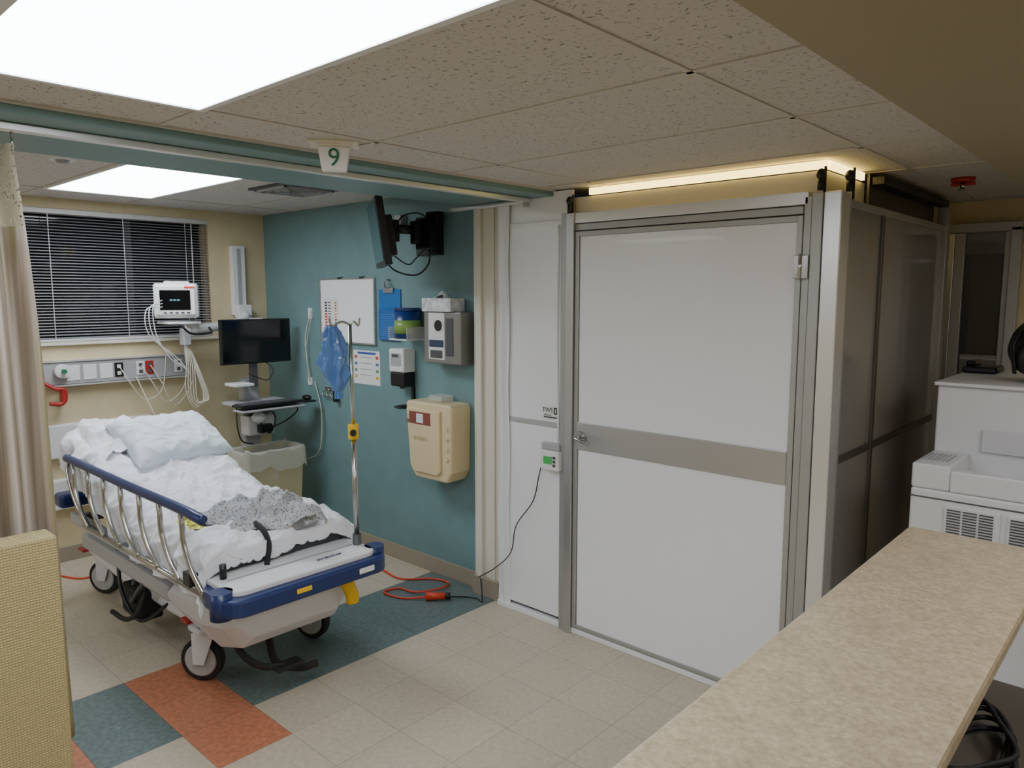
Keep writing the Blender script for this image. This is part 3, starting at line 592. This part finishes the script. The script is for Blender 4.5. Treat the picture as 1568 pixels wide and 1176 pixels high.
surf(g,'yellow_green_socks',sock,24,8,M('sock_fabric',(175,165,70),.8,var=.5,vs=40))
tube(bed,'black_strap',[(-3.02,1.60,.745),(-2.92,1.59,.730),(-2.87,1.585,.68),(-2.865,1.57,.61),(-2.85,1.56,.60)],.012,rub,n=8,flat=.25)
fx0,fx1=-2.96,-2.66; fy0,fy1=1.29,2.03
prism(bed,'foot_deck',rrect(fx0,fy0+.02,fx1,fy1-.02,.06),'Z',.575,.60,wplast,.006)
prism(bed,'foot_bumper',rrect(-2.90,fy0-.02,fx1+.045,fy1+.02,.08),'Z',.505,.578,blue,.012)
box(bed,'bumper_label',(fx1+.040,1.56,.535),(fx1+.048,1.63,.555),yellow,.002); box(bed,'bumper_label_b',(fx1+.040,1.87,.53),(fx1+.048,1.95,.555),wplast,.003); cyl(bed,'corner_roller_l',(-2.72,1.29,.49),(-2.72,1.29,.60),.045,blue); cyl(bed,'corner_roller_r',(-2.72,2.03,.49),(-2.72,2.03,.60),.045,blue)
text(bed,'bed_logo','stretcher',(-2.74,1.80,.602),.035,blue,(0,0,pi/2),.0005)
tube(bed,'deck_groove',[(-2.80,1.36,.601),(-2.80,1.65,.602),(-2.80,1.96,.601)],.004,gplast)
cyl(bed,'iv_socket',(-2.84,1.36,.60),(-2.84,1.36,.66),.014,black)
box(bed,'frame_rail_l',(-4.50,1.30,.50),(-2.90,1.34,.56),gplast,.008); box(bed,'frame_rail_r',(-4.50,1.98,.50),(-2.90,2.02,.56),gplast,.008)
for i,x in enumerate((-4.5,-3.9,-3.3)): box(bed,'cross_%d'%i,(x,1.34,.50),(x+.05,1.98,.54),dgrey)
box(bed,'head_bumper',(-4.70,1.28,.56),(-4.58,2.04,.64),blue,.02); box(bed,'head_push_panel',(-4.64,1.36,.66),(-4.60,1.96,.88),wplast,.01)
P=[(-4.72,.24),(-4.74,.33),(-4.60,.40),(-4.2,.37),(-3.7,.33),(-3.35,.35),(-3.18,.44),(-3.0,.48),(-2.86,.46),(-2.84,.38),(-2.92,.30),(-3.1,.24),(-3.3,.21),(-3.6,.20),(-4.3,.20)]
prism(bed,'base_shroud',P,'Y',1.44,1.94,lilac,.02)
v=[]; secs=[(-3.42,.40,.25,.30),(-3.30,.46,.24,.33),(-3.0,.495,.23,.345),(-2.85,.495,.27,.33),(-2.79,.47,.33,.30)]
for x,zt,zb,h_ in secs:
    for yy,zz in ((-h_,zt-.03),(-h_+.03,zt),(h_-.03,zt),(h_,zt-.03),(h_-.02,(zt+zb)/2),(h_-.10,zb),(-h_+.10,zb),(-h_+.02,(zt+zb)/2)): v.append((x,yc+yy,zz))
f=[tuple(range(8)),tuple(range(32,40))[::-1]]
for i in range(4):
    for j in range(8): f.append((i*8+j,i*8+(j+1)%8,(i+1)*8+(j+1)%8,(i+1)*8+j)[::-1])
mk(bed,'foot_fairing',v,f,lilac,bevel=.012,seg=3)
for i,x in enumerate((-3.55,-4.25)): 
    for k in range(5): cyl(bed,'lift_bellows_%d_%d'%(i,k),(x,yc,.34+k*.035),(x,yc,.365+k*.035),.10-.004*k,rub,bevel=.006)
    cyl(bed,'lift_column_%d'%i,(x,yc,.33),(x,yc,.52),.07,steel)
box(bed,'red_brake_bar_a',(-3.33,1.38,.262),(-3.26,1.42,.28),red,.006); box(bed,'red_brake_bar_b',(-4.68,1.38,.28),(-4.60,1.42,.296),red,.006)
box(bed,'side_fairing',(-4.55,1.36,.33),(-3.40,1.42,.42),gplast,.02)
def caster(i,x,y,ang):
    R_=Matrix.Rotation(math.radians(ang),3,'Z'); ax=R_@Vector((0,1,0)); C=Vector((x,y,.102))
    cyl(bed,'wheel_%d'%i,C-ax*.022,C+ax*.022,.10,rub,bevel=.008); cyl(bed,'wheel_cap_a%d'%i,C-ax*.024,C-ax*.028,.078,gplast,.07); cyl(bed,'wheel_cap_b%d'%i,C+ax*.024,C+ax*.028,.078,gplast,.07); cyl(bed,'wheel_hub_%d'%i,C-ax*.032,C+ax*.032,.018,dgrey)
    for s in (-1,1):
        a=C+ax*.036*s; f_=R_@Vector((1,0,0))
        v=[a+f_*-.03+Vector((0,0,-.015)),a+f_*.025+Vector((0,0,-.015)),a+f_*.08+Vector((0,0,.135)),a+f_*-.03+Vector((0,0,.135))]; v+= [p+ax*.006*s for p in v]
        mk(bed,'fork_%d_%d'%(i,s),v,[(0,1,2,3),(7,6,5,4),(0,4,5,1),(1,5,6,2),(2,6,7,3),(3,7,4,0)],lilac,bevel=.003)
    box(bed,'fork_top_%d'%i,(x-.05,y-.045,.235),(x+.07,y+.045,.262),lilac,.01); cyl(bed,'swivel_%d'%i,(x+.03,y,.26),(x+.03,y,.34),.03,steel)
caster(0,-3.22,1.43,35); caster(1,-4.62,1.50,30); caster(2,-3.22,2.0,20); caster(3,-4.62,1.98,0)
tube(bed,'steer_pedal_a',[(-2.98,1.45,.27),(-2.90,1.47,.20),(-2.84,1.52,.16),(-2.80,1.60,.15)],.016,rub,flat=.6); tube(bed,'steer_pedal_b',[(-2.98,1.62,.24),(-2.88,1.60,.14),(-2.82,1.68,.10),(-2.80,1.76,.10)],.018,rub,flat=.5)
box(bed,'pedal_pad',(-2.84,1.55,.135),(-2.77,1.68,.155),rub,.008); cyl(bed,'pedal_axle',(-2.98,1.43,.27),(-2.98,1.95,.27),.014,steel)
tube(bed,'yellow_pedal',[(-2.78,1.86,.50),(-2.73,1.88,.46),(-2.72,1.90,.40),(-2.73,1.91,.36)],.03,yellow,flat=.6)
box(bed,'under_tank',(-4.05,1.46,.40),(-3.70,1.60,.49),black,.03); box(bed,'hydraulic_box',(-4.05,1.38,.10),(-3.80,1.50,.26),rub,.02); tube(bed,'side_pedal',[(-3.75,1.40,.30),(-3.72,1.34,.20),(-3.80,1.31,.15),(-3.95,1.30,.15)],.012,rub)
tube(bed,'under_hose_a',[(-4.1,1.40,.45),(-3.95,1.35,.25),(-3.8,1.38,.12),(-3.6,1.45,.25)],.010,black); tube(bed,'under_hose_b',[(-3.6,1.40,.45),(-3.75,1.36,.3),(-3.9,1.38,.2),(-4.0,1.45,.35)],.010,dgrey)
ry=1.265
tube(bed,'siderail_top',[(-4.42,ry+.03,.875),(-4.36,ry,.89),(-4.2,ry,.89),(-3.6,ry,.885),(-3.0,ry,.885),(-2.86,ry,.88),(-2.81,ry+.01,.87)],.021,blue,n=14)
for i in range(7):
    xt=-4.28+i*.215; xb=xt+.15
    tube(bed,'siderail_strut_%d'%i,[(xt,ry,.875),(xt+.02,ry-.005,.82),(xt+.03,ry-.005,.74),(xt+.08,ry,.64),(xb,ry+.01,.56)],.0115,steel,n=10)
tube(bed,'siderail_bottom',[(-4.2,ry+.015,.555),(-2.85,ry+.015,.555)],.014,steel,curve=False); tube(bed,'siderail_head_loop',[(-4.40,ry+.02,.87),(-4.36,ry,.80),(-4.28,ry,.68),(-4.16,ry+.01,.56)],.0115,steel)
box(bed,'rail_latch',(-3.0,1.262,.56),(-2.93,1.30,.62),black,.006)
# ------------------------------------------------------------------ IV pole
e=empty('iv_pole',(-2.79,1.99,.6)); b0=Vector((-2.79,1.985,.60)); t0=Vector((-2.81,1.99,1.62))
cyl(e,'lower_tube',b0,b0.lerp(t0,.5),.0125,steel); cyl(e,'upper_tube',b0.lerp(t0,.48),t0,.0085,steel); m_=b0.lerp(t0,.52)
cyl(e,'height_clamp',m_-Vector((0,0,.035)),m_+Vector((0,0,.035)),.024,yellow,bevel=.004); cyl(e,'clamp_knob',m_,m_+Vector((.04,-.03,0)),.014,rub)
for i,(dx,dy) in enumerate(((-.03,-.07),(.02,.03))):
    tube(e,'hook_%d'%i,[t0,t0+Vector((dx*.5,dy*.5,.012)),t0+Vector((dx,dy,-.005)),t0+Vector((dx*1.15,dy*1.15,.012)),t0+Vector((dx*1.2,dy*1.2,.03))],.005,steel,n=8)
cyl(e,'base_socket',b0+Vector((0,0,-.1)),b0+Vector((0,0,.05)),.02,dgrey)
e=empty('blue_disposable_gown',(-2.84,1.93,1.45)); gb=M('blue_film',(92,134,196),.22,alpha=.93,coat=.3)
def bag(u,v):
    a=2*pi*u; z=1.615-.33*v; r=.010+.042*math.sin(min(1,v*1.12)*pi)**.7*(.75+.45*v)+.006
    r*=1+.40*noise.noise(Vector((math.cos(a)*1.5,math.sin(a)*1.5,v*5)))+.2*math.sin(a*6+v*5)
    r+=.006*ridge(math.cos(a)*3,math.sin(a)*3,v*9,5)
    return (-2.85+r*math.cos(a)*.8+.015*v,1.918+r*math.sin(a)+.02*v,z)
surf(e,'bag',bag,90,60,gb)
# ------------------------------------------------------------------ cords
e=empty('orange_extension_cord',(-3.3,2.85,0))
tube(e,'cord',[(-4.3,2.5,.008),(-3.95,2.72,.008),(-3.75,2.82,.008),(-3.5,2.80,.008),(-3.35,2.93,.008),(-3.22,2.95,.012),(-3.18,2.85,.016),(-3.26,2.72,.012),(-3.38,2.70,.008),(-3.40,2.60,.008),(-3.25,2.62,.008),(-3.14,2.70,.02)],.006,orange,n=8)
cyl(e,'plug',(-3.14,2.70,.025),(-3.06,2.78,.025),.024,orange,.018); cyl(e,'plug_end',(-3.06,2.78,.025),(-3.04,2.80,.025),.02,black)
tube(None,'floor_cable',[(-3.04,2.80,.02),(-3.0,2.88,.006),(-2.93,2.91,.006),(-2.88,2.90,.006),(-2.93,2.94,.12)],.004,black,n=6)
tube(None,'red_floor_cable',[(-5.3,1.35,.006),(-5.1,1.40,.006),(-4.95,1.50,.006),(-5.1,1.68,.006),(-5.3,1.72,.006)],.006,orange,n=6)
e=empty('wall_bumper_board',(XW,1.6,.8)); box(e,'upper',(XW-.001,1.30,.70),(XW+.05,2.1,.92),wplast,.01); box(e,'lower',(XW-.001,1.30,.36),(XW+.05,2.1,.56),wplast,.01)
# ------------------------------------------------------------------ curtain + half wall
cm_=M('curtain_fabric',(190,180,164),.85); nt=cm_.node_tree; b=nt.nodes['Principled BSDF']; tc=nt.nodes.new('ShaderNodeTexCoord'); mp=nt.nodes.new('ShaderNodeMapping'); mp.inputs['Scale'].default_value=(8,26,.3); n=nt.nodes.new('ShaderNodeTexNoise'); n.inputs['Scale'].default_value=2
nt.links.new(tc.outputs['Object'],mp.inputs[0]); nt.links.new(mp.outputs[0],n.inputs['Vector']); rp=nt.nodes.new('ShaderNodeValToRGB'); rp.color_ramp.elements[0].position=.38; rp.color_ramp.elements[1].position=.60; rp.color_ramp.elements[0].color=col((140,130,92)); rp.color_ramp.elements[1].color=col((182,170,156)); e2=rp.color_ramp.elements.new(.5); e2.color=col((160,146,130))
nt.links.new(n.outputs['Fac'],rp.inputs[0]); nt.links.new(rp.outputs[0],b.inputs['Base Color'])
meshm=M('curtain_mesh',(190,182,162),.8); nt=meshm.node_tree; b=nt.nodes['Principled BSDF']; tc=nt.nodes.new('ShaderNodeTexCoord'); ck=nt.nodes.new('ShaderNodeTexVoronoi'); ck.inputs['Scale'].default_value=90; nt.links.new(tc.outputs['Object'],ck.inputs['Vector']); g_=nt.nodes.new('ShaderNodeMath'); g_.operation='GREATER_THAN'; g_.inputs[1].default_value=.33; nt.links.new(ck.outputs['Distance'],g_.inputs[0]); nt.links.new(g_.outputs[0],b.inputs['Alpha'])
cu_=empty('privacy_curtain',(-2.56,.45,1.1))
def cur(z0,z1):
    def fn(u,v):
        z=z0+(z1-z0)*v; t=(z-0.2)/2.0; yr=.705-.02*max(0,t)-.04*max(0,t)**5; y=.05+(yr-.05)*u
        x=-2.56+.040*math.sin(u*46+.6*math.sin(z*2))+.012*math.sin(u*17+z)
        return (x,y,z)
    return fn
surf(cu_,'fabric',cur(.35,1.95),200,30,cm_,solid=.003); surf(cu_,'mesh_header',cur(1.95,2.18),200,8,meshm)
for i in range(8):
    y=.1+.08*i; cyl(cu_,'hook_%d'%i,(-2.56,y,2.16),(-2.56,y,2.219),.004,steel,n=8)
wv=M('woven_wallcovering',(210,192,140),.85); nt=wv.node_tree; b=nt.nodes['Principled BSDF']; tc=nt.nodes.new('ShaderNodeTexCoord'); mp=nt.nodes.new('ShaderNodeMapping'); mp.inputs['Scale'].default_value=(1,1,1)
nt.links.new(tc.outputs['Object'],mp.inputs[0])
w1=nt.nodes.new('ShaderNodeTexWave'); w1.bands_direction='Z'; w1.inputs['Scale'].default_value=40; w1.inputs['Distortion'].default_value=2; w1.inputs['Detail Scale'].default_value=6; w2=nt.nodes.new('ShaderNodeTexWave'); w2.bands_direction='Y'; w2.inputs['Scale'].default_value=40; w2.inputs['Distortion'].default_value=1.5
nt.links.new(mp.outputs[0],w1.inputs[0]); nt.links.new(mp.outputs[0],w2.inputs[0]); ml=nt.nodes.new('ShaderNodeMath'); ml.operation='MULTIPLY'; nt.links.new(w1.outputs['Fac'],ml.inputs[0]); nt.links.new(w2.outputs['Fac'],ml.inputs[1])
rp=nt.nodes.new('ShaderNodeValToRGB'); rp.color_ramp.elements[0].color=col((164,148,104)); rp.color_ramp.elements[1].color=col((206,190,142)); nt.links.new(ml.outputs[0],rp.inputs[0]); nt.links.new(rp.outputs[0],b.inputs['Base Color'])
bp=nt.nodes.new('ShaderNodeBump'); bp.inputs['Strength'].default_value=.6; bp.inputs['Distance'].default_value=.004; nt.links.new(ml.outputs[0],bp.inputs['Height']); nt.links.new(bp.outputs[0],b.inputs['Normal'])
box(None,'wall_half_height',(-2.46,YB,0),(-2.36,.645,1.065),wv,.006)
# ------------------------------------------------------------------ counter
cnt=M('laminate_countertop',(190,175,150),.36,var=.04,vs=20); nt=cnt.node_tree; b=nt.nodes['Principled BSDF']
n=nt.nodes.new('ShaderNodeTexNoise'); n.inputs['Scale'].default_value=80; n.inputs['Detail'].default_value=6; n.inputs['Roughness'].default_value=.7; tc=nt.nodes.new('ShaderNodeTexCoord'); nt.links.new(tc.outputs['Object'],n.inputs['Vector']); rp=nt.nodes.new('ShaderNodeValToRGB'); rp.color_ramp.elements[0].position=.38; rp.color_ramp.elements[1].position=.66; rp.color_ramp.elements[0].color=(.78,.75,.70,1); rp.color_ramp.elements[1].color=(1.12,1.12,1.12,1); nt.links.new(n.outputs['Fac'],rp.inputs[0])
mx=nt.nodes.new('ShaderNodeMix'); mx.data_type='RGBA'; mx.blend_type='MULTIPLY'; mx.inputs['Factor'].default_value=1; src=b.inputs['Base Color'].links[0].from_socket; nt.links.new(src,mx.inputs['A']); nt.links.new(rp.outputs[0],mx.inputs['B']); nt.links.new(mx.outputs['Result'],b.inputs['Base Color'])
e=empty('reception_counter',(-.4,1,0)); prism(e,'countertop',rrect(-.575,-1.2,-.22,2.385,.02,4),'Z',1.03,1.07,cnt,.010)
box(e,'front_wall',(-.52,-1.15,0),(-.42,2.34,1.03),cream)
e=empty('nurse_station_desk',(0,.6,0)); box(e,'desk_top',(-.415,-1.1,.70),(.30,2.26,.73),M('desk_laminate',(90,84,76),.5),.004); box(e,'desk_end',(-.415,2.23,0),(.30,2.26,.70),dgrey)
tube(None,'cable_bundle',[(-.28+.07*math.cos(i*.9)*(1+.2*math.sin(i*2.1)),1.80+.16*math.sin(i*.9)+.04*math.sin(i*1.7),.738+.002*i) for i in range(34)],.006,rub,n=6)
e=empty('desktop_monitor',(-.1,2.05,.73)); box(e,'panel',(-.19,2.06,.83),(.35,2.10,1.15),black,.006); box(e,'stand',(.05,2.08,.74),(.12,2.11,.9),black,.004); box(e,'foot',(-.02,2.0,.731),(.2,2.18,.745),black,.004)
# ------------------------------------------------------------------ copier
e=empty('office_copier',(-.3,3.5,0)); cw=M('copier_white',(218,218,222),.45); 
box(e,'lower_body',(-.75,3.10,0),(.12,4.15,1.02),cw,.01); 
box(e,'deck_l',(-.75,3.10,1.02),(-.62,3.42,1.115),cw,.008); box(e,'deck_front',(-.62,3.10,1.02),(.12,3.15,1.10),cw,.006); box(e,'deck_mid',(-.36,3.15,1.02),(-.31,3.42,1.115),cw,.006); box(e,'deck_r',(-.02,3.15,1.02),(.12,3.42,1.115),cw,.006)
box(e,'upper_body',(-.75,3.42,1.02),(.12,4.15,1.385),cw,.008); box(e,'upper_lid',(-.76,3.40,1.385),(.13,4.16,1.40),cw,.004)
box(e,'bin_back',(-.58,3.405,1.13),(-.2,3.425,1.22),M('tray_white',(205,205,212),.4),.003)
box(e,'seam',(-.752,3.098,.985),(.12,3.102,.99),dgrey)
for s in (0,1):
    box(e,'vent_frame_%d'%s,(-.63+s*.20,3.092,.86),(-.45+s*.20,3.10,.97),cw,.003)
    for i in range(9):
        for k in range(3): box(e,'vent_%d_%d_%d'%(s,i,k),(-.62+s*.20+k*.052,3.089,.868+i*.0105),(-.575+s*.20+k*.052,3.0925,.873+i*.0105),dgrey)
for i in range(6): box(e,'deck_vent_%d'%i,(-.735+i*.016,3.18,1.114),(-.727+i*.016,3.34,1.118),gplast)
e=empty('desk_telephone',(-.68,3.95,1.4)); box(e,'base',(-.76,3.88,1.40),(-.62,4.05,1.43),black,.01); box(e,'handset',(-.75,3.90,1.43),(-.71,4.04,1.455),black,.01)
e=empty('black_rounded_object',(-.42,3.65,1.4)); blob(e,'bag',(-.42,3.68,1.54),(.13,.13,.13),rub,e=.8,amp=.1); blob(e,'pocket',(-.43,3.57,1.50),(.09,.05,.07),black,e=.7); tube(e,'strap',[(-.50,3.60,1.62),(-.52,3.53,1.55),(-.51,3.55,1.44)],.014,black,flat=.4)  # rounded black thing of unknown kind, modelled as a bag
# ------------------------------------------------------------------ far doorway & sprinkler
e=empty('door_2',(-.9,YF,1)); gl=M('door_glass',(50,50,50),.04,alpha=.4)
box(e,'jamb_l',(-1.12,YF-.06,0),(-1.07,YF+.05,2.12),alud,.003); box(e,'jamb_l2',(-1.06,YF-.045,0),(-1.03,YF+.05,2.10),alu,.003); box(e,'jamb_r',(-.76,YF-.06,0),(-.71,YF+.05,2.12),alud,.003); box(e,'head',(-1.12,YF-.06,2.10),(-.71,YF+.05,2.15),alud,.003)
box(e,'stile_l',(-1.03,YF-.035,0),(-.98,YF+.03,2.10),alud,.003); box(e,'stile_r',(-.79,YF-.035,0),(-.76,YF+.03,2.10),alud,.003); box(e,'glass',(-.98,YF-.01,.2),(-.79,YF-.004,2.05),gl); box(e,'kick',(-.98,YF-.035,0),(-.79,YF-.001,.2),fr)
box(e,'inner_rail',(-.98,YF-.02,1.98),(-.79,YF+.02,2.05),fr)
box(None,'back_room_cabinet',(-1.9,6.2,0),(-1.0,6.58,1.3),wplast,.01)
e=empty('fire_sprinkler',(-.81,3.9,ZC)); cyl(e,'escutcheon',(-.81,3.9,ZC+.001),(-.81,3.9,ZC-.02),.05,red,.045); cyl(e,'stem',(-.81,3.9,ZC-.02),(-.81,3.9,ZC-.05),.012,steel); cyl(e,'deflector',(-.81,3.9,ZC-.05),(-.81,3.9,ZC-.053),.022,steel); box(e,'arms',(-.86,3.895,ZC-.035),(-.76,3.905,ZC-.022),red,.003)
# ------------------------------------------------------------------ world + camera
wd=bpy.data.worlds.new('world'); bpy.context.scene.world=wd; wd.use_nodes=True; wd.node_tree.nodes['Background'].inputs[0].default_value=(.02,.025,.04,1); wd.node_tree.nodes['Background'].inputs[1].default_value=.3
cam=bpy.data.cameras.new('camera'); c=bpy.data.objects.new('camera',cam); bpy.context.collection.objects.link(c)
c.location=(0,0,1.75); c.rotation_euler=(math.radians(83.2),0,math.radians(42.4)); cam.lens=26.1; cam.clip_start=.02; bpy.context.scene.camera=c
